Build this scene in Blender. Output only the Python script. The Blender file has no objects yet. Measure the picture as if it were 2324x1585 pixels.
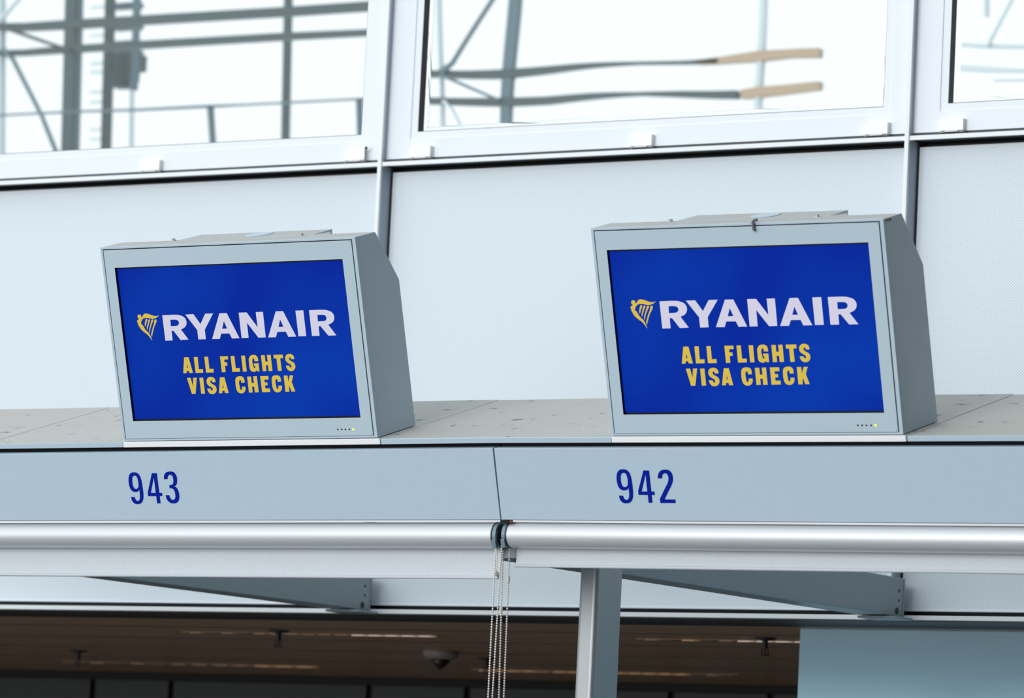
import bpy, bmesh, math, random
from mathutils import Vector, Matrix
random.seed(7)
scn = bpy.context.scene
COL = scn.collection

# ------------------------------------------------------------------ camera
# All geometry below is measured relative to the camera's eye; at the very end
# everything is lifted by EYE so that the floor lies at z = 0.
EYE = 1.6
FPX, IW, IH = 10738.958, 2324.0, 1585.0
CR = Vector((0.8429240, 0.5358389, 0.0485362))
CU = Vector((0.0198682, -0.1211491, 0.9924355))
CF = Vector((-0.5376657, 0.8355834, 0.1127656))
cam_d = bpy.data.cameras.new('camera')
cam = bpy.data.objects.new('camera', cam_d)
COL.objects.link(cam)
cam_d.sensor_width = 36.0
cam_d.lens = FPX / IW * 36.0
cam_d.clip_end = 500
cam_d.dof.use_dof = True
cam_d.dof.focus_distance = 11.75
cam_d.dof.aperture_fstop = 6.3
cam.matrix_world = Matrix((
    (CR.x, CU.x, -CF.x, 0), (CR.y, CU.y, -CF.y, 0), (CR.z, CU.z, -CF.z, EYE), (0, 0, 0, 1)))
scn.camera = cam

# ------------------------------------------------------------------ world, light, exposure
w = bpy.data.worlds.new('overcast_sky')
scn.world = w
w.use_nodes = True
bgn = w.node_tree.nodes['Background']
bgn.inputs[0].default_value = (0.90, 0.968, 1.0, 1)
bgn.inputs[1].default_value = 1.12

def area(name, loc, rot, sx, sy, power, col):
    l = bpy.data.lights.new(name, 'AREA'); l.shape = 'RECTANGLE'; l.size = sx; l.size_y = sy
    l.energy = power; l.color = col
    o = bpy.data.objects.new(name, l); COL.objects.link(o); o.location = loc; o.rotation_euler = rot
    return o

sun_d = bpy.data.lights.new('hazy_sun', 'SUN'); sun_d.energy = 1.45; sun_d.angle = math.radians(36); sun_d.color = (1.0, 0.985, 0.97)
sun = bpy.data.objects.new('hazy_sun', sun_d); COL.objects.link(sun); sun.location = (-12, -8, 14)
sun.rotation_euler = Vector((-0.12, -0.975, 0.18)).to_track_quat('Z', 'Y').to_euler()
vs = scn.view_settings
vs.view_transform = 'Standard'; vs.look = 'None'; vs.gamma = 1.0; vs.exposure = 0.0
vs.use_curve_mapping = False

# ------------------------------------------------------------------ helpers
def ray(px, py):
    return CF + CR * ((px - IW / 2) / FPX) - CU * ((py - IH / 2) / FPX)
def PY(px, py, Y):
    d = ray(px, py); return d * (Y / d.y)
def PX(px, py, X):
    d = ray(px, py); return d * (X / d.x)
def PZ(px, py, Z):
    d = ray(px, py); return d * (Z / d.z)

class Frame:
    def __init__(s, O, X, V, W):
        s.O, s.X, s.V, s.W = Vector(O), Vector(X).normalized(), Vector(V).normalized(), Vector(W).normalized()
        s.M = Matrix(((s.X.x, s.V.x, s.W.x, s.O.x), (s.X.y, s.V.y, s.W.y, s.O.y), (s.X.z, s.V.z, s.W.z, s.O.z), (0, 0, 0, 1)))
    def front(s, px, py, v=0.0):
        d = ray(px, py); k = ((s.O + s.V * v).dot(s.V)) / d.dot(s.V); P = d * k - s.O
        return (P.dot(s.X), P.dot(s.W))
    def top(s, px, py, wv=0.0):
        d = ray(px, py); k = ((s.O + s.W * wv).dot(s.W)) / d.dot(s.W); P = d * k - s.O
        return (P.dot(s.X), P.dot(s.V))
    def loc(s, P):
        return s.M.inverted() @ P
    def wld(s, u, v, w_):
        return s.M @ Vector((u, v, w_))
FL = Frame((-7.270315, 9.505394, 1.070230), (0.9999563, -0.0093445, 0.0002157), (0.0088984, 0.9587753, 0.2840259), (-0.0028609, -0.2840116, 0.9588166))
FR = Frame((-5.814432, 9.490276, 1.067579), (0.9998595, -0.0146981, -0.0080536), (0.0163804, 0.9586767, 0.2840259), (0.0035461, -0.2841179, 0.9587828))

def lin(c):
    return tuple(((x / 255.0) / 12.92 if x / 255.0 <= 0.04045 else ((x / 255.0 + 0.055) / 1.055) ** 2.4) for x in c) + (1.0,)

def mat(name, rgb, rough=0.5, metal=0.0, noise=0.0, nscale=60, bump=0.0, bscale=800, spec=0.5, emit=None, es=1.0, coat=0.0):
    m = bpy.data.materials.new(name); m.use_nodes = True
    nt = m.node_tree; b = nt.nodes['Principled BSDF']
    c = lin(rgb)
    b.inputs['Base Color'].default_value = c
    b.inputs['Roughness'].default_value = rough
    b.inputs['Metallic'].default_value = metal
    b.inputs['Specular IOR Level'].default_value = spec
    b.inputs['Coat Weight'].default_value = coat
    tc = nt.nodes.new('ShaderNodeTexCoord')
    if noise > 0:
        n = nt.nodes.new('ShaderNodeTexNoise'); n.inputs['Scale'].default_value = nscale
        n.inputs['Detail'].default_value = 6
        nt.links.new(tc.outputs['Object'], n.inputs['Vector'])
        mx = nt.nodes.new('ShaderNodeMix'); mx.data_type = 'RGBA'
        mx.inputs['A'].default_value = tuple(x * (1 - noise) for x in c[:3]) + (1,)
        mx.inputs['B'].default_value = tuple(min(1, x * (1 + noise)) for x in c[:3]) + (1,)
        nt.links.new(n.outputs['Fac'], mx.inputs['Factor'])
        nt.links.new(mx.outputs['Result'], b.inputs['Base Color'])
    if bump > 0:
        n2 = nt.nodes.new('ShaderNodeTexNoise'); n2.inputs['Scale'].default_value = bscale
        nt.links.new(tc.outputs['Object'], n2.inputs['Vector'])
        bp = nt.nodes.new('ShaderNodeBump'); bp.inputs['Strength'].default_value = bump
        bp.inputs['Distance'].default_value = 0.001
        nt.links.new(n2.outputs['Fac'], bp.inputs['Height'])
        nt.links.new(bp.outputs['Normal'], b.inputs['Normal'])
    if emit:
        b.inputs['Emission Color'].default_value = lin(emit)
        b.inputs['Emission Strength'].default_value = es
    return m

def dusty(name, base, spot, scale=26.0, thr=0.62, stretch=(1, 1, 1), amp=0.16):
    """grey sheet metal covered with dust, small dark fluff flecks"""
    m = bpy.data.materials.new(name); m.use_nodes = True
    nt = m.node_tree; b = nt.nodes['Principled BSDF']; b.inputs['Roughness'].default_value = 0.8
    tc = nt.nodes.new('ShaderNodeTexCoord')
    mp = nt.nodes.new('ShaderNodeMapping'); mp.inputs['Scale'].default_value = stretch
    nt.links.new(tc.outputs['Object'], mp.inputs['Vector'])
    fine = nt.nodes.new('ShaderNodeTexNoise'); fine.inputs['Scale'].default_value = 420; fine.inputs['Detail'].default_value = 4
    nt.links.new(mp.outputs[0], fine.inputs['Vector'])
    big = nt.nodes.new('ShaderNodeTexNoise'); big.inputs['Scale'].default_value = scale; big.inputs['Detail'].default_value = 8
    big.inputs['Roughness'].default_value = 0.65
    nt.links.new(mp.outputs[0], big.inputs['Vector'])
    r1 = nt.nodes.new('ShaderNodeValToRGB')
    r1.color_ramp.elements[0].position = 0.25; r1.color_ramp.elements[0].color = tuple(x * (1 - amp) for x in lin(base)[:3]) + (1,)
    r1.color_ramp.elements[1].position = 0.75; r1.color_ramp.elements[1].color = tuple(min(1, x * (1 + amp)) for x in lin(base)[:3]) + (1,)
    nt.links.new(fine.outputs['Fac'], r1.inputs[0])
    r2 = nt.nodes.new('ShaderNodeValToRGB')
    r2.color_ramp.elements[0].position = thr; r2.color_ramp.elements[0].color = (0, 0, 0, 1)
    r2.color_ramp.elements[1].position = thr + 0.07; r2.color_ramp.elements[1].color = (1, 1, 1, 1)
    nt.links.new(big.outputs['Fac'], r2.inputs[0])
    mx = nt.nodes.new('ShaderNodeMix'); mx.data_type = 'RGBA'
    nt.links.new(r2.outputs[0], mx.inputs['Factor']); nt.links.new(r1.outputs[0], mx.inputs['A'])
    mx.inputs['B'].default_value = lin(spot)
    nt.links.new(mx.outputs['Result'], b.inputs['Base Color'])
    return m

def perforated(name, rgb, hole, pitch=0.0062, thr=0.30):
    m = bpy.data.materials.new(name); m.use_nodes = True
    nt = m.node_tree; b = nt.nodes['Principled BSDF']; b.inputs['Roughness'].default_value = 0.55
    tc = nt.nodes.new('ShaderNodeTexCoord'); sp = nt.nodes.new('ShaderNodeSeparateXYZ')
    nt.links.new(tc.outputs['Object'], sp.inputs[0])
    def M(op, a, bb=None):
        n = nt.nodes.new('ShaderNodeMath'); n.operation = op
        for i, x in enumerate((a, bb)):
            if x is None: continue
            if isinstance(x, (int, float)): n.inputs[i].default_value = x
            else: nt.links.new(x, n.inputs[i])
        return n.outputs[0]
    k = 2 * math.pi / pitch
    p = M('MULTIPLY', M('ADD', sp.outputs[0], sp.outputs[2]), k / 1.414)
    q = M('MULTIPLY', M('SUBTRACT', sp.outputs[0], sp.outputs[2]), k / 1.414)
    s = M('ADD', M('COSINE', p), M('COSINE', q))
    r = nt.nodes.new('ShaderNodeMapRange'); r.inputs['From Min'].default_value = thr; r.inputs['From Max'].default_value = thr + 0.6
    nt.links.new(s, r.inputs['Value'])
    mx = nt.nodes.new('ShaderNodeMix'); mx.data_type = 'RGBA'
    mx.inputs['A'].default_value = lin(rgb); mx.inputs['B'].default_value = lin(hole)
    nt.links.new(r.outputs[0], mx.inputs['Factor']); nt.links.new(mx.outputs['Result'], b.inputs['Base Color'])
    return m

M_ = {}
M_['paint'] = mat('grey_painted_metal', (184, 206, 221), 0.5, noise=0.03, nscale=30, bump=0.12, bscale=1500)
M_['casing'] = mat('grey_casing_paint', (188, 207, 221), 0.5, noise=0.03, nscale=30, bump=0.15, bscale=1500)
M_['door'] = mat('grey_door_paint', (188, 208, 220), 0.5, noise=0.02, nscale=25, bump=0.12, bscale=1500)
M_['lip'] = mat('bright_edge_strip', (248, 251, 254), 0.4)
M_['dust'] = dusty('dusty_grey_sheet', (188, 189, 186), (104, 108, 124), 16.0, 0.61, (1, 1.6, 1))
M_['dust2'] = dusty('dusty_box_top', (182, 186, 186), (130, 134, 144), 30.0, 0.66, (1, 1, 1))
M_['black'] = mat('black_gap', (14, 18, 22), 0.7)
M_['gasket'] = mat('black_rubber', (22, 27, 32), 0.55)
M_['alu'] = mat('satin_aluminium_tube', (222, 225, 229), 0.42, metal=0.5, bump=0.05, bscale=2500)
M_['cap'] = mat('blue_grey_plastic', (126, 148, 160), 0.35, metal=0.3)
M_['capd'] = mat('dark_grey_plastic', (38, 48, 54), 0.5)
M_['fabric'] = mat('pale_blind_rail', (206, 213, 220), 0.55, metal=0.0, noise=0.05, nscale=80, bump=0.2, bscale=300)
M_['dirt'] = dusty('scuffed_blind_rail', (208, 214, 220), (130, 134, 144), 90.0, 0.70, (0.4, 1, 1), 0.06)
M_['bead'] = mat('white_plastic_beads', (236, 233, 228), 0.35)
M_['bead2'] = mat('cream_plastic_connector', (224, 217, 208), 0.4)
M_['printblue'] = mat('blue_vinyl_digits', (0, 32, 156), 0.6, spec=0.06)
M_['screenblack'] = mat('black_screen_edge', (6, 8, 12), 0.3)
M_['white'] = mat('white_window_paint', (234, 240, 247), 0.35)
M_['clip'] = mat('bright_white_clip', (252, 252, 252), 0.3)
M_['rail'] = mat('pale_facade_rail', (238, 243, 246), 0.38)
M_['mull'] = mat('shaded_facade_mullion', (170, 182, 198), 0.45)  # pale facade paint darkened to carry the shade on the mullion sides
M_['panelrim'] = mat('white_panel_rim', (232, 239, 245), 0.5)
M_['perf'] = perforated('perforated_white_panel', (230, 239, 244), (180, 200, 214))
M_['arm'] = mat('grey_arm_paint', (150, 164, 170), 0.30, noise=0.03, nscale=20, spec=0.6)
M_['post'] = mat('pale_grey_post', (168, 172, 175), 0.42, metal=0.6, noise=0.03, nscale=25)
M_['soffit'] = mat('brown_soffit', (190, 150, 113), 0.35, noise=0.10, nscale=3)
M_['soffitdark'] = mat('dark_soffit_edge', (46, 44, 44), 0.5)
M_['slate'] = mat('dark_slate_panel', (46, 47, 49), 0.5)
M_['slatej'] = mat('black_panel_joint', (16, 14, 14), 0.7)
M_['bluewall'] = mat('blue_grey_partition', (184, 228, 252), 0.34, noise=0.08, nscale=2.0)
M_['floor'] = mat('pale_stone_floor', (118, 118, 118), 0.35, noise=0.08, nscale=2)
M_['darkwall'] = mat('dark_unseen_wall', (44, 44, 46), 0.7, noise=0.05, nscale=1)
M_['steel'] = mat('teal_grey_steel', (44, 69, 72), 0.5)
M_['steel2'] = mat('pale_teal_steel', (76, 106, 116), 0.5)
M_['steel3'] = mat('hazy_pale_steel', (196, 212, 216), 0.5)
M_['beige'] = mat('beige_lit_steel', (176, 156, 130), 0.6)  # steel beam ends with warm light painted into the colour
M_['red'] = mat('dark_red_sprinkler', (40, 18, 16), 0.4)
M_['offwhite'] = mat('dim_white_plastic', (150, 140, 132), 0.5)
M_['lampfin'] = mat('lit_lamp_louvre', (230, 225, 220), 0.4, emit=(235, 215, 205), es=0.45)
M_['lampwarm'] = mat('warm_lamp_louvre', (200, 170, 130), 0.4, emit=(200, 150, 100), es=0.30)
M_['lampdim'] = mat('dim_lamp_louvre', (150, 130, 115), 0.4, emit=(120, 95, 80), es=0.25)
M_['led'] = mat('yellow_green_led', (220, 230, 40), 0.4, emit=(226, 238, 40), es=1.0)
M_['lint'] = mat('dark_lint', (112, 112, 124), 0.95, noise=0.3, nscale=500)
M_['sticker'] = mat('pale_sticker', (205, 208, 206), 0.5)
M_['stickerink'] = mat('sticker_ink', (50, 50, 50), 0.6)
M_['screw'] = mat('zinc_screw', (205, 210, 208), 0.3, metal=0.8)
M_['rust'] = mat('rusty_end', (110, 62, 44), 0.7)

# glass
g = bpy.data.materials.new('window_glass'); g.use_nodes = True
gb = g.node_tree.nodes['Principled BSDF']
gb.inputs['Base Color'].default_value = (0.97, 0.99, 0.99, 1); gb.inputs['Roughness'].default_value = 0.0
gb.inputs['Transmission Weight'].default_value = 1.0; gb.inputs['IOR'].default_value = 1.45
M_['glass'] = g

# backlit LCD blue: slightly uneven backlight
def screen_mat():
    m = bpy.data.materials.new('lit_blue_screen'); m.use_nodes = True
    nt = m.node_tree; b = nt.nodes['Principled BSDF']
    b.inputs['Base Color'].default_value = (0.002, 0.004, 0.02, 1); b.inputs['Roughness'].default_value = 0.45
    b.inputs['Specular IOR Level'].default_value = 0.04
    tc = nt.nodes.new('ShaderNodeTexCoord'); n = nt.nodes.new('ShaderNodeTexNoise'); n.inputs['Scale'].default_value = 3.2
    n.inputs['Detail'].default_value = 1
    nt.links.new(tc.outputs['Object'], n.inputs['Vector'])
    r = nt.nodes.new('ShaderNodeValToRGB')
    r.color_ramp.elements[0].position = 0.35; r.color_ramp.elements[0].color = lin((0, 38, 156))
    r.color_ramp.elements[1].position = 0.68; r.color_ramp.elements[1].color = lin((0, 56, 172))
    nt.links.new(n.outputs['Fac'], r.inputs[0]); nt.links.new(r.outputs[0], b.inputs['Emission Color'])
    b.inputs['Emission Strength'].default_value = 0.93
    return m
M_['screen'] = screen_mat()
M_['txtw'] = mat('lit_white_letters', (20, 20, 24), 0.45, emit=(212, 211, 230), es=0.97, spec=0.04)
M_['txty'] = mat('lit_yellow_letters', (20, 20, 10), 0.45, emit=(219, 190, 74), es=0.97, spec=0.04)

# ---- mesh building
class MB:
    def __init__(s): s.bm = bmesh.new()
    def box(s, a, b, bev=0.0, mi=0, rot=None):
        x0, y0, z0 = [min(a[i], b[i]) for i in range(3)]; x1, y1, z1 = [max(a[i], b[i]) for i in range(3)]
        vs_ = [s.bm.verts.new(p) for p in ((x0,y0,z0),(x1,y0,z0),(x1,y1,z0),(x0,y1,z0),(x0,y0,z1),(x1,y0,z1),(x1,y1,z1),(x0,y1,z1))]
        fs = [s.bm.faces.new([vs_[i] for i in f]) for f in ((3,2,1,0),(4,5,6,7),(0,1,5,4),(2,3,7,6),(1,2,6,5),(3,0,4,7))]
        for f in fs: f.material_index = mi
        if bev > 0:
            es = list({e for f in fs for e in f.edges})
            bmesh.ops.bevel(s.bm, geom=es, offset=bev, segments=2, affect='EDGES', profile=0.6)
        return s
    def prism(s, prof, u0, u1, bev=0.0, axis=0):
        """closed profile in (y,z), extruded along x"""
        A = [s.bm.verts.new((u0, p[0], p[1])) for p in prof]; B = [s.bm.verts.new((u1, p[0], p[1])) for p in prof]
        n = len(prof); fs = []
        ar = sum(prof[i][0]*prof[(i+1)%n][1]-prof[(i+1)%n][0]*prof[i][1] for i in range(n))
        if ar < 0: A.reverse(); B.reverse()
        fs.append(s.bm.faces.new(A[::-1])); fs.append(s.bm.faces.new(B))
        for i in range(n):
            j = (i+1) % n; fs.append(s.bm.faces.new((A[i], A[j], B[j], B[i])))
        if bev > 0:
            es = list({e for f in fs for e in f.edges})
            bmesh.ops.bevel(s.bm, geom=es, offset=bev, segments=2, affect='EDGES', profile=0.6)
        return s
    def tube(s, p0, p1, r0, r1=None, n=12, caps=True):
        p0, p1 = Vector(p0), Vector(p1); r1 = r0 if r1 is None else r1
        d = (p1 - p0).normalized(); a = d.orthogonal().normalized(); b = d.cross(a)
        A = []; B = []
        for i in range(n):
            t = 2*math.pi*i/n; o = a*math.cos(t)+b*math.sin(t)
            A.append(s.bm.verts.new(p0+o*r0)); B.append(s.bm.verts.new(p1+o*r1))
        for i in range(n):
            j = (i+1) % n; f = s.bm.faces.new((A[i], A[j], B[j], B[i])); f.smooth = True
        if caps:
            for f in (s.bm.faces.new(A[::-1]), s.bm.faces.new(B)):
                for e_ in f.edges: e_.smooth = False
        return s
    def bar(s, p0, p1, wd, ht, up=(0, 0, 1)):
        p0, p1 = Vector(p0), Vector(p1); d = (p1-p0).normalized(); side = d.cross(Vector(up)).normalized(); u = side.cross(d).normalized()
        c = []
        for p in (p0, p1):
            for a, b in ((-1,-1),(1,-1),(1,1),(-1,1)):
                c.append(s.bm.verts.new(p + side*(a*wd/2) + u*(b*ht/2)))
        for f in ((3,2,1,0),(4,5,6,7),(0,1,5,4),(1,2,6,5),(2,3,7,6),(3,0,4,7)): s.bm.faces.new([c[i] for i in f])
        return s
    def ball(s, c, r, nu=7, nv=5, sc=(1,1,1)):
        c = Vector(c); rows = []
        for j in range(1, nv):
            ph = math.pi*j/nv
            rows.append([s.bm.verts.new(c+Vector((r*sc[0]*math.sin(ph)*math.cos(2*math.pi*i/nu), r*sc[1]*math.sin(ph)*math.sin(2*math.pi*i/nu), r*sc[2]*math.cos(ph)))) for i in range(nu)])
        t = s.bm.verts.new(c+Vector((0,0,r*sc[2]))); b = s.bm.verts.new(c-Vector((0,0,r*sc[2])))
        for i in range(nu):
            j = (i+1) % nu
            f = s.bm.faces.new((t, rows[0][i], rows[0][j])); f.smooth = True
            f = s.bm.faces.new((b, rows[-1][j], rows[-1][i])); f.smooth = True
            for k in range(len(rows)-1):
                f = s.bm.faces.new((rows[k][i], rows[k+1][i], rows[k+1][j], rows[k][j])); f.smooth = True
        return s
    def lathe(s, prof, c, n=24, smooth=True):
        """profile (r,z) revolved about z through c"""
        c = Vector(c); rows = []
        for r, z in prof:
            rows.append([s.bm.verts.new(c+Vector((r*math.cos(2*math.pi*i/n), r*math.sin(2*math.pi*i/n), z))) for i in range(n)])
        for k in range(len(rows)-1):
            for i in range(n):
                j = (i+1) % n; f = s.bm.faces.new((rows[k][i], rows[k][j], rows[k+1][j], rows[k+1][i])); f.smooth = smooth
        s.bm.faces.new(rows[0][::-1]); s.bm.faces.new(rows[-1])
        return s
    def ring(s, o, i, y0, y1, bev=0.0):
        """rectangular frame in x,z: o / i = (x0,z0,x1,z1) outer and inner, between depths y0,y1"""
        def loop(r, y): return [s.bm.verts.new(p) for p in ((r[0],y,r[1]),(r[2],y,r[1]),(r[2],y,r[3]),(r[0],y,r[3]))]
        OF, IF, OB, IB = loop(o, y0), loop(i, y0), loop(o, y1), loop(i, y1); fs = []
        for k in range(4):
            j = (k+1) % 4
            fs += [s.bm.faces.new((OF[k], OF[j], IF[j], IF[k])), s.bm.faces.new((OB[j], OB[k], IB[k], IB[j])),
                   s.bm.faces.new((OB[k], OB[j], OF[j], OF[k])), s.bm.faces.new((IF[k], IF[j], IB[j], IB[k]))]
        if bev > 0:
            es = [e for e in {e for f in fs for e in f.edges} if len(e.link_faces) == 2 and abs(e.calc_face_angle(0)) > 0.3]
            bmesh.ops.bevel(s.bm, geom=es, offset=bev, segments=2, affect='EDGES', profile=0.6)
        return s
    def build(s, name, ms, parent=None, topmat=None, smooth_angle=None):
        bmesh.ops.recalc_face_normals(s.bm, faces=s.bm.faces)
        if not isinstance(ms, (list, tuple)): ms = [ms]
        ms = list(ms)
        if topmat is not None:
            ms.append(topmat[0]); ax = Vector(topmat[1]); s.bm.normal_update()
            for f in s.bm.faces:
                if f.normal.dot(ax) > topmat[2]: f.material_index = len(ms)-1
        me = bpy.data.meshes.new(name); s.bm.to_mesh(me); s.bm.free()
        for m in ms: me.materials.append(M_[m] if isinstance(m, str) else m)
        o = bpy.data.objects.new(name, me); COL.objects.link(o)
        if parent is not None: o.parent = parent
        return o

def tag(o, label, cat, group=None, kind=None):
    o['label'] = label; o['category'] = cat
    if group: o['group'] = group
    if kind: o['kind'] = kind
    return o
def empty(name, M=None, loc=None):
    o = bpy.data.objects.new(name, None); COL.objects.link(o); o.empty_display_size = 0.05
    if M is not None: o.matrix_world = M
    if loc is not None: o.location = loc
    return o
def struct(o):
    o['kind'] = 'structure'; return o

# ---- flat glyphs from outlines: contours = list of [ (x,z,'c'|'s') ... ] in local x,z at depth y
def glyphs(name, groups, m, parent, y, thick=0.0006):
    cu = bpy.data.curves.new(name + '_outline', 'CURVE'); cu.dimensions = '2D'; cu.fill_mode = 'BOTH'
    cu.extrude = thick / 2; cu.resolution_u = 5
    for ct in groups:
        sp = cu.splines.new('BEZIER'); sp.bezier_points.add(len(ct) - 1); sp.use_cyclic_u = True
        for bp, (x, z, k) in zip(sp.bezier_points, ct):
            bp.co = (x, z, 0)
            bp.handle_left_type = bp.handle_right_type = ('AUTO' if k == 's' else 'VECTOR')
    tmp = bpy.data.objects.new(name, cu); COL.objects.link(tmp)
    dg = bpy.context.evaluated_depsgraph_get(); dg.update()
    me = bpy.data.meshes.new_from_object(tmp.evaluated_get(dg)); me.name = name
    bpy.data.objects.remove(tmp)
    for v in me.vertices:
        x, z, d = v.co; v.co = (x, y + d, z)
    me.materials.clear(); me.materials.append(M_[m])
    o = bpy.data.objects.new(name, me); COL.objects.link(o); o.parent = parent
    return o

def C(txt):
    """'x,y x,y s x,y' -> contour; an s before a point marks it as smooth"""
    out = []; sm = 'c'
    for t in txt.split():
        if t == 's': sm = 's'; continue
        if t == 'c': sm = 'c'; continue
        a, b = t.split(','); out.append((float(a), float(b), sm))
    return out
def place(cts, ox, oy, sc, fr, v):
    res = []
    for ct in cts:
        res.append([fr.front(ox + x / sc, oy + y / sc, v) + (k,) for x, y, k in ct])
    return res
def shift(ct, dx, dy): return [(x + dx, y + dy, k) for x, y, k in ct]

WORD = [C('33,120 180,114 s 260,122 325,160 341,215 322,262 c 268,293 362,415 262,420 174,308 147,309 158,423 66,425'),
        C('134,175 190,173 s 232,184 246,212 232,240 c 190,250 139,252'),
        C('330,113 433,109 521,230 585,105 686,102 574,297 584,411 490,414 478,299'),
        C('768,101 861,99 1018,403 922,406 890,344 783,346 765,409 667,410'), C('822,194 863,286 798,288'),
        C('1017,95 1117,93 1256,275 1236,90 1327,87 1355,395 1264,399 1118,215 1135,400 1046,403'),
        C('1493,83 1586,80 1748,388 1648,390 1617,328 1507,330 1487,394 1388,396'), C('1547,178 1589,270 1523,271'),
        C('1748,76 1848,73 1877,384 1779,386'),
        C('1922,72 2080,67 s 2160,76 2225,110 2245,165 2225,215 c 2166,249 2265,377 2163,380 2067,265 2040,265 2049,381 1953,383'),
        C('2027,129 2080,127 s 2130,138 2145,166 2132,196 c 2085,206 2033,208')]
HARP = [C('150,212 s 190,197 240,212 250,240 c 248,285 s 290,255 320,210 345,182 385,172 450,180 560,215 660,243 720,243 c 792,226 s 750,268 690,300 610,320 540,312 450,297 370,297 310,315 270,360 252,400 248,455 290,500 340,580 390,650 440,690 480,735 520,810 c 572,940 s 535,890 490,830 430,765 340,700 240,610 195,545 155,470 143,420 c 122,388 s 150,350 c 190,318 s 165,293 c 150,290'),
        C('s 395,328 415,322 432,345 408,420 390,490 c 372,548 s 360,500 362,440 378,370'),
        C('s 478,345 500,335 515,360 492,430 460,530 c 430,632 s 420,590 435,500 460,400'),
        C('s 570,350 595,340 612,365 580,440 530,580 c 500,722 s 488,660 505,560 540,440'),
        C('s 660,350 685,338 712,365 690,450 640,550 600,680 c 562,832 s 545,790 565,680 600,560 640,440')]
S_ = C('2155,170 2097,172 s 2092,150 2075,137 2058,155 2068,185 2100,208 2145,235 2170,280 2165,335 2135,370 2092,381 2040,365 2010,325 c 1996,285 2058,283 s 2068,310 2085,322 2102,305 2090,270 2050,245 2010,215 1988,165 2000,110 2035,82 2075,78 2125,95 2150,130')
C_ = C('1207,579 1145,581 s 1140,545 1122,530 1104,550 c 1117,680 s 1122,700 1138,708 1155,695 c 1155,652 1219,649 s 1218,710 1190,752 1142,768 1080,745 1050,690 c 1033,555 s 1045,495 1112,466 1180,485 1203,530')
TEXT1 = [C('78,125 160,123 236,400 170,401 158,365 117,366 115,403 55,405'), C('130,225 148,313 124,314'),
         C('261,121 331,119 349,336 426,334 430,398 289,400'), C('459,117 528,116 547,332 624,331 629,395 486,397'),
         C('755,111 901,109 907,165 832,167 837,219 886,218 891,275 843,277 853,390 785,393'),
         C('955,106 1025,105 1045,324 1121,322 1125,385 982,388'), C('1155,103 1225,102 1252,383 1183,385'),
         C('1296,170 s 1320,115 1382,90 1445,110 1468,150 c 1475,203 1405,204 s 1400,165 1383,150 1366,170 c 1380,300 s 1402,325 c 1418,312 1416,285 1395,283 1393,240 1478,238 1492,381 1455,382 1442,358 s 1420,382 1388,390 1330,365 c 1308,315'),
         C('1530,97 1598,95 1610,210 1655,209 1642,94 1712,92 1738,376 1668,378 1658,274 1615,275 1624,378 1556,380'),
         C('1765,92 1938,88 1943,152 1890,153 1914,374 1844,376 1822,155 1770,156'), S_]
TEXT2 = [C('121,488 189,487 232,648 238,487 305,485 276,768 208,770'), C('356,488 425,486 454,766 384,768'), shift(S_, -1498, 396),
         C('745,482 826,481 901,760 836,761 823,721 782,723 780,761 718,763'), C('796,580 813,667 789,669'), C_,
         C('1258,474 1328,472 1342,588 1384,587 1372,470 1440,468 1468,752 1397,754 1387,651 1344,652 1355,754 1286,756'),
         C('1505,467 1655,465 1662,528 1580,530 1586,579 1636,577 1641,630 1590,632 1597,687 1680,684 1685,748 1534,752'), shift(C_, 688, -12),
         C('1950,461 2019,460 2034,575 2062,459 2128,458 2096,575 2160,742 2092,744 2052,645 2043,655 2046,745 1976,747')]
NINE = [C('s 210,400 245,240 320,170 425,152 540,178 630,265 685,400 725,620 750,830 757,980 740,1120 670,1235 545,1275 430,1258 350,1190 305,1100 c 288,1020 425,1022 s 450,1095 490,1145 535,1162 590,1140 620,1070 625,960 c 605,770 s 555,825 460,848 370,830 290,760 240,650 215,520'),
        C('s 348,430 365,320 400,280 445,270 510,300 555,400 580,560 572,670 535,725 480,740 420,715 375,630 352,520')]
FOUR = [C('1095,190 1280,190 1358,885 1458,885 1470,1000 1370,1000 1396,1256 1267,1256 1240,1000 935,998 922,870'), C('1165,325 1225,885 1038,885')]
TWO = [C('1712,452 1570,452 s 1575,350 1620,240 1700,180 1800,165 1930,185 2020,270 2065,400 2065,540 2020,680 1930,860 c 1793,1145 2148,1150 2160,1265 1655,1265 1640,1125 s 1830,730 1895,600 1920,480 1905,370 1860,305 1805,285 1745,310 1718,370')]
THREE = [C('1668,465 1533,465 s 1535,340 1580,240 1660,190 1750,175 1890,200 1980,300 2022,430 2025,560 2000,670 c 1925,742 s 2010,790 2070,900 2105,1040 2105,1200 2060,1310 1980,1365 1870,1378 1750,1340 1650,1240 c 1592,1067 1730,1067 s 1765,1160 1810,1225 1870,1248 1930,1220 1960,1140 1955,1020 1930,920 1880,840 1820,812 c 1745,810 1732,690 s 1810,680 1865,640 1885,560 1880,450 1850,350 1800,305 1745,300 1690,340 1670,400')]

# ================================================================== THE SETTING
YP, YF = 11.65, 11.595           # perforated panel plane, front of the facade fins
FLOOR = -EYE
M1 = (PY(858.6, 371, YF).x, PY(866.3, 371, YF).x)        # mullion beside the left desk
M2 = (PY(2054.5, 314, YF).x, PY(2063.8, 314, YF).x)
MW = M1[1] - M1[0]; PITCH = M2[0] - M1[0]
Z_RT = PY(858, 368, YF).z; Z_RB = PY(858, 377.6, YF).z   # rail under the windows
Z_PT = PY(890, 391.5, YP).z; Z_PB = PY(840, 1374, YP).z  # perforated panels
Z_LT = PY(840, 1383, YF).z; Z_LB = PY(840, 1393, YF).z   # bottom rail
Z_TOP = 3.9
XL, XR = M1[0] - 2.2 * PITCH, M2[0] + 2.6 * PITCH

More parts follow.
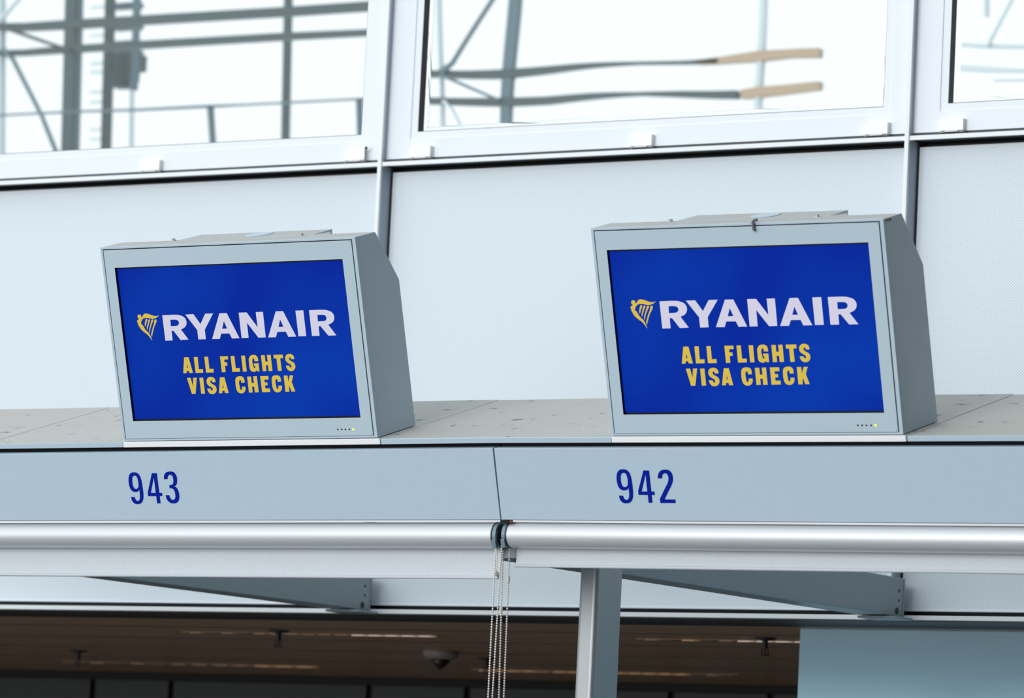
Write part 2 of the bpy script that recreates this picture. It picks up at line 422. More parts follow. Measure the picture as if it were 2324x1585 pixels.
fl = struct(MB().box((-24, -9, FLOOR - 0.2), (14, 16, FLOOR)).build('floor', 'floor'))

# back wall: core, perforated panels
wb = empty('wall_back', loc=(0, YP, 0)); struct(wb)
core = MB().box((XL, 0.035, Z_LB), (XR, 0.30, Z_RB)).build('wall_core', 'gasket', wb)
cells = [(M1[0] - PITCH*2, M1[0] - PITCH), (M1[0] - PITCH, M1[0]), (M1[0], M2[0]), (M2[0], M2[0] + PITCH), (M2[0]+PITCH, M2[0]+2*PITCH)]
gapL = PY(889.5, 400, YP).x - M1[0]; gapR = 0.006
def panel_mesh():
    mb = MB(); a, b = gapL, PITCH - gapR
    mb.box((a, 0.0, Z_PB), (b, 0.02, Z_PT), 0.003)
    return mb
pm = None
for k, (a, b) in enumerate(cells):
    if pm is None:
        pm = panel_mesh().build('wall_panel', 'panelrim', wb); pm.location.x = a
        pf = MB().box((gapL + 0.009, -0.0007, Z_PB + 0.008), (PITCH - gapR - 0.009, 0.001, Z_PT - 0.008)).build('perforated_field', 'perf', pm)
        first = pm
    else:
        o = first.copy(); COL.objects.link(o); o.location.x = a
        q = pf.copy(); COL.objects.link(q); q.parent = o
# facade rails (horizontal trims)
def trim(n, mb, m): return struct(mb.build('trim_%d' % n, m))
trim(1, MB().box((XL, YF + 0.001, Z_RB), (XR, YF + 0.009, Z_RT), 0.0015), 'rail')
struct(MB().box((XL, YF + 0.0095, Z_RB + 0.002), (XR, YP + 0.05, Z_RT - 0.001)).build('trim_20', 'gasket'))  # black strip standing in for the shade under and behind the rail
trim(2, MB().box((XL, YF + 0.002, Z_LB), (XR, YP + 0.05, Z_LT), 0.0015), 'rail')
trim(3, MB().box((XL, YF + 0.012, Z_RT + 0.0002), (XR, YP + 0.05, Z_RT + 0.004)), 'gasket')
# mullions
nt_ = 4
for k in (-1, 0, 1, 2):
    x0 = M1[0] + k*PITCH
    trim(nt_, MB().box((x0, YF - 0.002, Z_LT), (x0 + MW, YP + 0.06, Z_TOP), 0.0012), 'mull'); nt_ += 1
    MB().box((x0 - 0.0003, YF - 0.004, Z_LT), (x0 + MW + 0.0003, YF + 0.006, Z_TOP), 0.001).build('mullion_lit_nose', 'rail', COL.objects['trim_%d' % (nt_ - 1)])  # paler front strip, the light on the mullion face put into colour
    gk = MB().box((x0 + MW, YP - 0.002, Z_LT), (x0 + MW + 0.006, YP + 0.03, Z_TOP)); trim(nt_, gk, 'gasket'); nt_ += 1
trim(nt_, MB().box((XL, YF, Z_TOP), (XR, YP + 0.3, Z_TOP + 0.12), 0.002), 'rail'); nt_ += 1

# windows
YS = 11.618
zs_seam = PY(1200, 345, YS).z
Z_SB = PY(1000, 356, YS).z        # lower edge of the sash
Z_GB = PY(1200, 285.5, YS).z      # lower edge of the glass
def window(n, x0, lx, rx, hinges, wavy=0.0, bleft=True):
    """x0 = mullion left; lx, rx glass edges"""
    wd = empty('window_%d' % n, loc=(0, YS, 0)); struct(wd)
    a = x0 + gapL - 0.004; b = x0 + PITCH - 0.012
    MB().ring((a, Z_SB, b, Z_TOP - 0.02), (lx - 0.024, Z_GB - 0.022, rx + 0.024, Z_TOP - 0.11), 0.0, 0.0455, 0.0015).build('sash', 'white', wd)
    MB().ring((lx - 0.0245, Z_GB - 0.0225, rx + 0.0245, Z_TOP - 0.1095), (lx, Z_GB, rx, Z_TOP - 0.14), 0.003, 0.045, 0.0015).build('glazing_bead', 'white', wd)
    MB().ring((lx - 0.001, Z_GB - 0.001, rx + 0.001, Z_TOP - 0.139), (lx + 0.0016, Z_GB + 0.0016, rx - 0.0012, Z_TOP - 0.143), 0.0036, 0.034).build('gasket', 'gasket', wd)
    MB().box((a - 0.002, 0.004, Z_RT + 0.005), (b + 0.006, 0.0455, Z_SB - 0.0035), 0.001).build('sill_strip', 'white', wd)
    MB().ring((a - 0.006, Z_RT + 0.004, b + 0.010, Z_TOP - 0.01), (lx - 0.012, Z_GB - 0.012, rx + 0.012, Z_TOP - 0.125), 0.046, 0.058).build('frame_backing', 'gasket', wd)
    # pane: solid float glass, its front face slightly uneven
    bm = bmesh.new(); nx, nz = (60, 60) if wavy > 0 else (1, 1)
    X0, X1, Z0, Z1 = lx - 0.006, rx + 0.006, Z_GB - 0.006, Z_TOP - 0.135
    def gy(x, z):
        if wavy <= 0: return 0.030
        u = (x - X0) / (X1 - X0); t = (z - Z0) / 0.5
        return 0.030 + wavy * (math.sin(2*math.pi*(u*0.95 + 0.12)) * math.cos(2*math.pi*(t*0.55 - 0.1)) + 0.5*math.sin(2*math.pi*(u*2.1 + t*0.6)))
    F = [[bm.verts.new((X0 + (X1-X0)*i/nx, gy(X0 + (X1-X0)*i/nx, Z0 + (Z1-Z0)*j/nz), Z0 + (Z1-Z0)*j/nz)) for i in range(nx+1)] for j in range(nz+1)]
    B = [[bm.verts.new((v.co.x, 0.036, v.co.z)) for v in row] for row in F]
    for j in range(nz):
        for i in range(nx):
            f = bm.faces.new((F[j][i], F[j][i+1], F[j+1][i+1], F[j+1][i])); f.smooth = wavy > 0
            f = bm.faces.new((B[j][i+1], B[j][i], B[j+1][i], B[j+1][i+1])); f.smooth = False
    for i in range(nx):
        bm.faces.new((B[0][i], B[0][i+1], F[0][i+1], F[0][i])); bm.faces.new((F[nz][i], F[nz][i+1], B[nz][i+1], B[nz][i]))
    for j in range(nz):
        bm.faces.new((F[j][0], F[j+1][0], B[j+1][0], B[j][0])); bm.faces.new((B[j][nx], B[j+1][nx], F[j+1][nx], F[j][nx]))
    for e_ in [e_ for e_ in bm.edges if len(e_.link_faces) == 2 and e_.calc_face_angle(0) > 0.5]: e_.smooth = False
    mb = MB(); mb.bm.free(); mb.bm = bm
    mb.build('pane', 'glass', wd)
    # hinge clips
    hx = 0.038
    proto = None
    for hpx in hinges:
        if proto is None:
            zt = Z_SB + 0.033; zb = Z_RT + 0.006
            proto = MB().box((-hx, -0.018, Z_SB - 0.001), (hx, -0.0005, zt), 0.0015).box((-hx*0.55, -0.016, zb + 0.001), (hx*0.55, -0.001, Z_SB - 0.0012), 0.001).build('hinge_clip', 'clip', wd)
            proto.location.x = hpx
            kn = MB().box((-hx, -0.013, zb + 0.001), (-hx*0.60, 0.003, Z_SB - 0.003), 0.001).box((hx*0.60, -0.013, zb + 0.001), (hx, 0.003, Z_SB - 0.003), 0.001).build('hinge_knuckle', 'rail', proto)
            sh = MB().box((-hx + 0.004, -0.008, zb - 0.003), (hx + 0.006, 0.010, zb + 0.0008)).build('hinge_dark_strip', 'gasket', proto)  # dark strip below the clip, set slightly to its right
        else:
            o = proto.copy(); COL.objects.link(o); o.location.x = hpx
            for ch in (kn, sh):
                q = ch.copy(); COL.objects.link(q); q.parent = o
    return wd
hp = [PY(x, y, YS - 0.016).x for x, y in ((340, 377), (804, 353), (953, 345), (1454, 319), (1988, 291), (2159, 283))]
lx2 = PY(949, 297, YS + 0.005).x; rx2 = PY(2006, 243, YS + 0.005).x
offl, offr = lx2 - M1[0], rx2 - M1[0]
w1 = window(1, M1[0] - PITCH, M1[0] - PITCH + offl, PY(821, 304, YS + 0.005).x, hp[:2], 0.0)
w2 = window(2, M1[0], lx2, rx2, hp[2:5], 0.00045)
w3 = window(3, M2[0], PY(2152.5, 236, YS + 0.005).x, M2[0] + offr, hp[5:] + [hp[5] + 0.75], 0.0004)
# small knob beside the clip at the end of the left window
kz = PY(831, 336, YS - 0.018)
MB().tube((kz.x, -0.018, Z_RT + 0.010), (kz.x, -0.018, kz.z), 0.0014, n=8).ball((kz.x, -0.018, kz.z), 0.0048, 10, 8).build('window_catch', 'capd', w1)

# lower room behind the facade: soffit, slate wall, partition
Z_SO = Z_LB + 0.001; YR = 15.35
ce = struct(MB().box((-18, YP + 0.055, Z_SO), (4, YR + 0.3, Z_SO + 0.25)).build('ceiling', 'soffit'))
MB().box((-18, YF + 0.004, Z_SO - 0.004), (4, YP + 0.10, Z_SO - 0.0015)).build('soffit_edge', 'soffitdark', ce)
zc = Z_SO
for (yy, t) in ((12.35, 0.004), (12.95, 0.004), (13.55, 0.004), (14.2, 0.004)):
    MB().box((-18, yy, zc - 0.0015), (4, yy + 0.012, zc + 0.01)).build('soffit_joint', 'soffitdark', ce)
wf = empty('wall_far', loc=(0, YR, 0)); struct(wf)
MB().box((-18, 0.02, FLOOR), (4, 0.25, Z_SO + 0.2)).build('wall_core', 'slatej', wf)
MB().box((-18, -0.05, Z_SO - 0.03), (4, 0.02, Z_SO + 0.0), 0.003).build('top_band', 'slatej', wf)
zt_s = PY(600, 1541, YR).z
seams = [PY(x, 1565, YR).x for x in (-190, 211, 389, 838.5, 1061, 1524.5, 1750, 2200)]
for a, b in zip(seams[:-1], seams[1:]):
    MB().box((a + 0.014, -0.004, FLOOR + 0.02), (b - 0.014, 0.022, zt_s), 0.004).build('slate_panel', 'slate', wf)
xl_b = PY(1815, 1440, 12.02).x
wr = struct(MB().box((xl_b, 12.02, FLOOR), (4, 12.25, Z_SO), 0.004).build('wall_partition', 'bluewall'))
struct(MB().box((-18.2, YP, FLOOR), (-18, YR + 0.3, Z_SO + 0.25)).build('wall_left', 'darkwall'))

# added unseen wall and deck on the right, blocking sky light from that side
struct(MB().box((0.9, -9, FLOOR), (1.2, 16, 8.0)).build('sky_blocker_wall', 'darkwall'))
struct(MB().box((-3.6, -9, 8.0), (1.2, 11.5, 8.2)).build('sky_blocker_deck', 'darkwall'))

# sprinklers, detector, lamp louvres on the soffit
def sprinkler(px, py, label):
    P = PZ(px, py, Z_SO)
    e = empty('sprinkler', loc=P)
    MB().lathe([(0.034, 0.0), (0.034, -0.004), (0.012, -0.008), (0.012, -0.010)], (0, 0, 0), 16).build('escutcheon', 'capd', e)
    MB().tube((0, 0, -0.008), (0, 0, -0.032), 0.009, n=10).tube((-0.010, 0, -0.032), (-0.012, 0, -0.052), 0.002, n=6).tube((0.010, 0, -0.032), (0.012, 0, -0.052), 0.002, n=6).tube((0, 0, -0.032), (0, 0, -0.050), 0.0035, n=8).build('body', 'red', e)
    MB().lathe([(0.014, -0.052), (0.014, -0.055)], (0, 0, 0), 14).build('deflector', 'red', e)
    return tag(e, label, 'sprinkler', 'sprinklers under the brown soffit')
sprinkler(633, 1431, 'dark sprinkler head left of centre in front of the nearer lamp slot under the soffit')
sprinkler(178, 1477, 'leftmost dark sprinkler head under the brown soffit')
sprinkler(1737, 1448, 'dark sprinkler head in front of the right bright lamp slot near the blue partition')
sprinkler(1104, 1494, 'dark sprinkler head just beside the hanging bead chains')
P = PZ(1001, 1478, Z_SO)
e = empty('smoke_detector', loc=P)
MB().lathe([(0.062, 0.0), (0.062, -0.012), (0.052, -0.026), (0.030, -0.030)], (0, 0, 0), 28).build('base', 'offwhite', e)
MB().lathe([(0.030, -0.029), (0.034, -0.034), (0.010, -0.060), (0.002, -0.064)], (0, 0, 0), 24).build('sensor_cone', 'red', e)
tag(e, 'round pale ceiling detector with a dark cone under the brown soffit', 'detector')

def louvre(name, x0, x1, yy, n, pats, label, dy=0.04):
    e = empty('lamp_slot', loc=((x0 + x1)/2, yy, Z_SO)); h = (x1 - x0)/2; tag(e, label, 'ceiling lamp', 'lamp slots in the brown soffit')
    MB().ring((-h - 0.02, -dy/2 - 0.006, h + 0.02, dy/2 + 0.006), (-h, -dy/2, h, dy/2), -0.002, 0.0).build('trim_frame', 'soffit', e)
    fr_ = e.children[0]
    fr_.rotation_euler = (math.pi/2, 0, 0)
    st = 2*h/n
    protos = {}
    for k in range(n):
        mname = pats[k]
        x = -h + (k + 0.5)*st
        if mname in protos:
            o = protos[mname].copy(); COL.objects.link(o)
        else:
            mb = MB()
            mb.prism([(-dy/2, -0.0015), (-dy/2, -0.005), (dy/2, -0.002), (dy/2, -0.0015)], -st*0.33, st*0.33)
            o = mb.build('lamp_louvre', mname, e); protos[mname] = o
        o.location = (x, 0, 0)
    return e
y1 = PZ(800, 1441, Z_SO).y
n = 15
louvre('a', PZ(446, 1437, Z_SO).x, PZ(1006, 1446, Z_SO).x, y1, n, ['lampdim', 'soffitdark', 'lampdim', 'soffitdark', 'lampdim'] + ['lampdim']*4 + ['lampdim', 'lampfin', 'lampfin', 'lampfin', 'lampfin', 'lampfin'], 'nearer lamp slot left of the bead chains, bright at its right end')
louvre('b', PZ(1478, 1453, Z_SO).x, PZ(1860, 1459, Z_SO).x, y1, 9, ['lampdim', 'soffitdark', 'lampwarm', 'soffitdark', 'lampdim', 'lampfin', 'lampfin', 'lampfin', 'lampfin'], 'lamp slot right of the post ending behind the blue partition')
y2 = PZ(660, 1513, Z_SO).y
louvre('c', PZ(180, 1505, Z_SO).x, PZ(722, 1514, Z_SO).x, y2, 12, ['soffitdark', 'soffit', 'soffitdark', 'soffit', 'soffitdark', 'soffit', 'soffit', 'lampdim', 'lampdim', 'lampwarm', 'lampwarm', 'lampwarm'], 'farther lamp slot at left with three warm fins at its right end', 0.06)
louvre('d', PZ(1070, 1519, Z_SO).x, PZ(1660, 1531, Z_SO).x, y2, 17, ['lampwarm', 'lampwarm', 'lampwarm', 'lampwarm', 'lampdim', 'lampwarm', 'lampwarm'] + ['lampwarm', 'lampwarm', 'lampwarm', 'lampwarm', 'lampwarm', 'lampwarm', 'lampwarm', 'soffitdark', 'lampdim', 'soffitdark'], 'farther warm lamp slot crossing behind the grey post', 0.06)

# ================================================================== STEELWORK OUTSIDE THE WINDOWS
YO = 20.0
SC = FPX / 24.0     # pixels per metre out there, roughly
def beam(name, pts, wpx, m, label, cat, depth=0.05, Y=YO, group=None):
    mb = MB()
    P3 = [PY(x, y, Y) for x, y in pts]
    if isinstance(wpx, (int, float)): wpx = [wpx]*len(pts)
    prev = None
    for i, p in enumerate(P3):
        if len(P3) == 1: break
        d = (P3[min(i+1, len(P3)-1)] - P3[max(i-1, 0)]); d.y = 0; d.normalize()
        nrm = Vector((-d.z, 0, d.x)); h = wpx[i]/SC/2*(1.25 if 'beam' in name else 1.0)
        q = [mb.bm.verts.new(p + nrm*h + Vector((0, -depth/2, 0))), mb.bm.verts.new(p + nrm*h + Vector((0, depth/2, 0))),
             mb.bm.verts.new(p - nrm*h + Vector((0, depth/2, 0))), mb.bm.verts.new(p - nrm*h + Vector((0, -depth/2, 0)))]
        if prev:
            for k in range(4): mb.bm.faces.new((prev[k], prev[(k+1) % 4], q[(k+1) % 4], q[k]))
        else: mb.bm.faces.new(q[::-1])
        prev = q
    mb.bm.faces.new(prev)
    return tag(mb.build(name, m), label, cat, group)
G = 'steelwork outside the windows'
def L(x0, y0, x1, y1, y):  # x on a line at given y
    return x0 + (x1-x0)*(y-y0)/(y1-y0)
BOT = 620   # the uprights carry on below the window sill, hidden by the wall
def column(xt, xb, wt, m, label, cat='column', top=-260, name='steel_column', bot=BOT, depth=0.04, Y=YO, yb=345.0):
    return beam(name, [(L(xt, 0, xb, yb, top), top), (L(xt, 0, xb, yb, bot), bot)], wt, m, label, cat, depth, Y, G)
column(164, 155, 30, 'steel', 'broad dark steel column behind the left window', bot=1200)
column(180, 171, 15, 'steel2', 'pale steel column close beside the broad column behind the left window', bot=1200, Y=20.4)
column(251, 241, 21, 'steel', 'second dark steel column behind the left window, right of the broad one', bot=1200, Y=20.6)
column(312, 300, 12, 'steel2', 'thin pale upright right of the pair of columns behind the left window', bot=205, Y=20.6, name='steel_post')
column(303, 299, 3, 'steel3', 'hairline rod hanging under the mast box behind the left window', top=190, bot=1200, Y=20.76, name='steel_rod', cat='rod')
column(655, 648, 15, 'steel', 'slim steel column towards the right of the left window', bot=1200, Y=21)
beam('steel_beam', [(-400, 82), (0, 62), (60, 62), (150, 57), (330, 46), (640, 28), (850, 14), (980, 8)], [15, 14, 15, 17, 17, 17, 17, 17], 'steel', 'upper dark steel beam crossing the left window', 'beam', group=G)
beam('steel_beam', [(-400, 140), (0, 122), (60, 120), (150, 113), (330, 102), (640, 84), (850, 74), (980, 68)], [12, 11, 11, 13, 14, 13, 11, 11], 'steel', 'lower dark steel beam crossing the left window', 'beam', group=G)
beam('steel_brace', [(8, 112), (30, 135), (95, 262), (128, 345), (150, 400)], [12, 9, 8, 9, 9], 'steel2', 'diagonal brace running down to the foot of the broad column', 'brace', 0.02, Y=19.962, group=G)
beam('steel_brace', [(-10, 58), (30, 70), (110, 98), (160, 114)], [8, 10, 9, 8], 'steel', 'short diagonal brace between the two beams at the far left', 'brace', 0.02, Y=19.962, group=G)
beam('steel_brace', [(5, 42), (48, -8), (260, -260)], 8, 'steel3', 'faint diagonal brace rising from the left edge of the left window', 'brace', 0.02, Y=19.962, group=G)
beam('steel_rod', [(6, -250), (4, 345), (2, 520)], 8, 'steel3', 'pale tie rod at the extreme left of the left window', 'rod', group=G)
beam('guard_rail', [(-100, 268), (0, 262), (190, 253), (310, 250), (470, 242), (560, 238), (818, 225), (960, 218)], [3, 3, 3, 4, 5, 2.5, 2.5, 2.5], 'steel2', 'thin guard rail low down across the left window', 'rail', 0.04, Y=19.5, group=G)
beam('rail_post', [(478, 241), (484, 330), (488, 420)], [8, 7, 7], 'steel2', 'short rail post under the guard rail midway along the left window', 'post', 0.04, Y=19.5, group=G)
beam('rail_post', [(816, 225), (818, 330), (818, 420)], [8, 4, 4], 'steel2', 'short rail post at the right edge of the left window', 'post', 0.04, Y=19.5, group=G)
# ragged lattice box on the mast
e = empty('mast_box', loc=PY(285, 150, 20.76))
def mb_quad(x0, y0, x1, y1):
    a = PY(x0, y0, 20.76) - e.location; b = PY(x1, y1, 20.76) - e.location
    return a, b
mb = MB()
for (x0, y0, x1, y1) in ((262, 128, 322, 162), (262, 160, 306, 186), (262, 184, 292, 200)):
    a, b = mb_quad(x0, y0, x1, y1); mb.box((a.x, -0.05, a.z), (b.x, 0.05, b.z), 0.008)
mb.build('cladding_panel', 'steel', e)
for yy in (8, 14, 62, 92, 118):
    a, b = mb_quad(262, yy, 320, yy + 5); MB().box((a.x, -0.03, a.z + random.uniform(-.01, .01)), (b.x, 0.03, b.z), 0.004).build('rung', 'steel2', e)
for yy in (12, 40, 76, 140, 160, 205, 228, 290, 312):
    a, b = mb_quad(196, yy, 240, yy + 2.2); MB().box((a.x, 0.03, a.z), (b.x, 0.05, b.z)).build('rung', 'steel3', e)
tag(e, 'ragged ladder-like box hung between the uprights behind the left window', 'ladder box')

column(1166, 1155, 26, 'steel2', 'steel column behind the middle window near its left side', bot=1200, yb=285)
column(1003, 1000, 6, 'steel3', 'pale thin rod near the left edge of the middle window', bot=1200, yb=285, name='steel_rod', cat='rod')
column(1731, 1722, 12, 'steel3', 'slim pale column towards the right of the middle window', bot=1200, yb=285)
beam('steel_beam', [(935, 166), (1000, 164), (1150, 162), (1250, 158), (1350, 152), (1450, 147), (1560, 143), (1640, 140)], [13, 13, 17, 13, 8, 4, 5, 8], 'steel', 'upper dark steel beam crossing the middle window', 'beam', group=G)
beam('steel_beam', [(935, 231), (1000, 231), (1150, 229), (1250, 228), (1350, 222), (1450, 217), (1560, 213), (1680, 211)], [12, 13, 16, 14, 10, 5, 10, 13], 'steel', 'lower dark steel beam crossing the middle window', 'beam', group=G)
beam('beige_lit_beam', [(1590, 143), (1660, 137), (1725, 132), (1790, 128), (1856, 126)], [7, 12, 17, 14, 16], 'beige', 'upper beige-lit steel beam end at the right of the middle window', 'beam', group=G)
beam('beige_lit_beam', [(1690, 211), (1725, 207), (1790, 203), (1856, 198)], [15, 17, 15, 14], 'beige', 'lower beige-lit steel beam end at the right of the middle window', 'beam', group=G)
beam('steel_brace', [(1000, 160), (1030, 135), (1112, 2), (1200, -140)], [16, 9, 8, 8], 'steel2', 'diagonal brace rising from the beam node in the middle window', 'brace', 0.02, Y=19.962, group=G)
beam('steel_brace', [(1000, 165), (1050, 186), (1140, 224)], [10, 8, 7], 'steel2', 'diagonal brace between the two beams in the middle window', 'brace', 0.02, Y=19.962, group=G)
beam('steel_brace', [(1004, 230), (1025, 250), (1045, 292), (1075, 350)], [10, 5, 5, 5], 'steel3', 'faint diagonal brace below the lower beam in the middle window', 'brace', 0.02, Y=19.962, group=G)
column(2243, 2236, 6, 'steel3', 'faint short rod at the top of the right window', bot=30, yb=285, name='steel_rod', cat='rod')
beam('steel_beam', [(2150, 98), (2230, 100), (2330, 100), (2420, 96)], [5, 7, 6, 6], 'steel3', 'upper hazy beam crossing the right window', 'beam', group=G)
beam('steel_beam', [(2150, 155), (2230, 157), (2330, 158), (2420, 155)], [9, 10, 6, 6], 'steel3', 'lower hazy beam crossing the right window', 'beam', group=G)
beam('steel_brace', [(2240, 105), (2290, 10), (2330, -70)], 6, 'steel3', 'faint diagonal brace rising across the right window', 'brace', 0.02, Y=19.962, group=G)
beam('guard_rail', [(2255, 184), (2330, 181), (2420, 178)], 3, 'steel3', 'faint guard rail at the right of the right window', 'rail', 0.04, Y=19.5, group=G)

# ================================================================== DESK CANOPIES
W_, H_ = 0.78212, 0.49578
D1, D2, HK = 0.08806, 0.16729, 0.36592
KJ = (1.11433, -0.33893)     # joint position in the left and the right frame
def canopy(fr, u0, u1, tiles, digits, label):
    e = empty('desk_canopy', fr.M)
    g = 0.0009
    MB().box((u0 + g, 0.0, -0.2035), (u1 - g, 0.02, -0.028), 0.0012).build('fascia_panel', 'paint', e)
    MB().box((u0, 0.035, -0.2), (u1, 0.05, -0.0157)).build('recess_board', 'black', e)
    MB().box((u0, 0.051, -0.19), (u1, 0.50, -0.0175)).build('canopy_body', 'paint', e)
    MB().box((u0, 0.004, -0.2105), (u1, 0.045, -0.2052), 0.0006).build('blind_channel', 'lip', e)
    for a, b, bright in tiles:
        mb = MB().box((a + (0.0012 if bright else 0.002), -0.001 if bright else 0.001, -0.0158), (b - (0.0012 if bright else 0.002), 0.54, -0.0008 if bright else -0.0022), 0.0016)
        mb.build('shelf_tile', 'lip' if bright else 'paint', e, topmat=('dust', (0, 0, 1), 0.9))
    glyphs('desk_number', digits, 'printblue', e, -0.0004, 0.0006)
    return tag(e, label, 'canopy', 'desk canopies')
def bridge_tile(parent):
    bm = bmesh.new(); inv = FL.M.inverted(); rings = []
    for u, fr in ((0.7902, FL), (KJ[0], FL), (KJ[1], FR), (-0.0042, FR)):
        rings.append([inv @ fr.wld(u, v_, w_) for v_, w_ in ((0.001, -0.0158), (0.001, -0.004), (0.003, -0.0022), (0.54, -0.0022), (0.54, -0.0158))])
    mid = [(a + b)/2 for a, b in zip(rings[1], rings[2])]
    rr = [[bm.verts.new(p) for p in r] for r in (rings[0], mid, rings[3])]
    for k in range(2):
        for i in range(5): bm.faces.new((rr[k][i], rr[k][(i+1) % 5], rr[k+1][(i+1) % 5], rr[k+1][i]))
    bm.faces.new(rr[0]); bm.faces.new(rr[2][::-1])
    m = MB(); m.bm.free(); m.bm = bm
    return m.build('shelf_tile', 'paint', parent, topmat=('dust', (0, 0, 1), 0.9))
D94 = place(NINE + FOUR, 1385, 1055, 14.525, FR, 0.0)
cleft = canopy(FL, -2.3, KJ[0], [(-2.3, -0.455, 0), (-0.455, -0.003, 0), (-0.003, 0.789, 1)],
       D94 + place(THREE, 280, 1060, 16.6, FL, 0.0), 'left grey desk canopy numbered 943 with dusty shelf top')
bridge_tile(cleft)
canopy(FR, KJ[1], 2.6, [(-0.003, 0.789, 1), (0.789, 2.6, 0)],
       D94 + place(TWO, 1385, 1055, 14.525, FR, 0.0), 'right grey desk canopy numbered 942 with dusty shelf top')

# ================================================================== DISPLAY BOXES
SX, SZ, SW, SH = 0.03808, 0.05124, 0.7, 0.39226
def display(fr, label):
    e = empty('display_box', fr.M)
    prof = [(0.0115, 0.0008), (0.0115, H_), (D1, H_), (D2, HK), (D2, 0.0008)]
    MB().prism(prof, 0, W_, 0.0009).build('casing', 'casing', e, topmat=('dust2', (0, 0, 1), 0.95))
    MB().ring((0, 0.0008, W_, H_), (0.0068, 0.0055, W_ - 0.0095, H_ - 0.0045), 0.0, 0.0112, 0.0008).build('casing_rim', 'casing', e)
    MB().ring((0.0066, 0.0053, W_ - 0.0093, H_ - 0.0043), (0.012, 0.010, W_ - 0.018, H_ - 0.010), 0.0036, 0.0046).build('door_gap', 'black', e)
    door = MB().ring((0.0092, 0.0066, W_ - 0.0128, H_ - 0.0072), (SX, SZ, SX + SW, SZ + SH), 0.0, 0.0042, 0.0012).build('door', 'door', e)
    # recessed screen
    sc = MB().box((SX - 0.02, 0.0087, SZ - 0.02), (SX + SW + 0.02, 0.0110, SZ + SH + 0.02)).build('screen', 'screenblack', e)
    MB().ring((SX - 0.001, SZ - 0.001, SX + SW + 0.001, SZ + SH + 0.001), (SX + 0.0007, SZ + 0.0007, SX + SW - 0.0007, SZ + SH - 0.0007), 0.0008, 0.0092).build('screen_recess', 'screenblack', e)
    MB().box((SX + 0.0015, 0.0080, SZ + 0.0035), (SX + SW + 0.004, 0.0086, SZ + SH - 0.0045)).build('lit_area', 'screen', sc)
    glyphs('white_lettering', WORDP, 'txtw', sc, 0.0077, 0.0005)
    glyphs('harp_emblem', HARPP, 'txty', sc, 0.0077, 0.0005)
    glyphs('yellow_lettering', TEXTP, 'txty', sc, 0.0077, 0.0005)
    # indicator row
    for k in range(5):
        MB().tube((LED[k][0], -0.0009, LED[k][1]), (LED[k][0], 0.002, LED[k][1]), 0.0021 if k < 4 else 0.0027, n=14).build('indicator_light', 'capd' if k < 4 else 'led', e)
    # door corner rivets
    for (u, w_) in ((W_ - 0.0165, H_ - 0.0105), (W_ - 0.0165, 0.0105)):
        MB().tube((u, -0.0004, w_), (u, 0.001, w_), 0.0010, n=8).build('rivet', 'capd', e)
    # screws on the top
    for (u, v_) in ((0.172, 0.080), (0.567, 0.080)):
        MB().tube((u, v_, H_), (u, v_, H_ + 0.0012), 0.0095, n=18).tube((u, v_, H_ + 0.001), (u, v_, H_ + 0.0062), 0.0052, n=6).build('screw', 'screw', e)
    # wedge-shaped cable cover on the top
    bm = bmesh.new()
    a0, a1, b0, b1 = 0.182, 0.640, 0.192, 0.598
    vlist = [(a0, 0.088, H_ - 0.004), (a1, 0.088, H_ - 0.004), (b1, 0.166, H_ - 0.004), (b0, 0.166, H_ - 0.004),
             (a0 + 0.002, 0.0885, H_ + 0.0003), (a1 - 0.045, 0.0885, H_ + 0.0003), (b1, 0.168, H_ + 0.0015), (b0, 0.168, H_ + 0.0015)]
    V = [bm.verts.new(p) for p in vlist]
    for f in ((3, 2, 1, 0), (4, 5, 6, 7), (0, 1, 5, 4), (1, 2, 6, 5), (2, 3, 7, 6), (3, 0, 4, 7)): bm.faces.new([V[i] for i in f])
    m = MB(); m.bm.free(); m.bm = bm
    m.build('cable_cover', 'casing', e, topmat=('dust2', (0, 0, 1), 0.9))
    MB().prism([(0.145, HK + 0.02), (0.168, HK + 0.02), (0.168, H_ + 0.0012), (0.0885, H_ - 0.001)], 0.192, 0.598).build('cover_bracket', 'casing', e)
    MB().lathe([(0.036, 0.0), (0.036, 0.0016), (0.033, 0.0021)], (0.405, 0.125, H_ + 0.0006), 30).build('grommet_cap', 'casing', e)
    return tag(e, label, 'display', 'airline display boxes')
VG = 0.0077
WORDP = place(WORD, 1490, 660, 4.945, FR, VG)
HARPP = place(HARP, 1420, 665, 11.62, FR, VG)
TEXTP = place(TEXT1 + TEXT2, 1540, 770, 7.2625, FR, VG)
LED = [FR.front(1320 + x/2.641, 450 + y/2.641) for x, y in ((1656, 1362), (1682, 1362), (1708, 1362), (1735, 1362), (1762.5, 1362.5))]
d1 = display(FL, 'left grey airline display box with lit blue screen, above the number 943')
d2 = display(FR, 'right grey airline display box with lit blue screen, above the number 942')
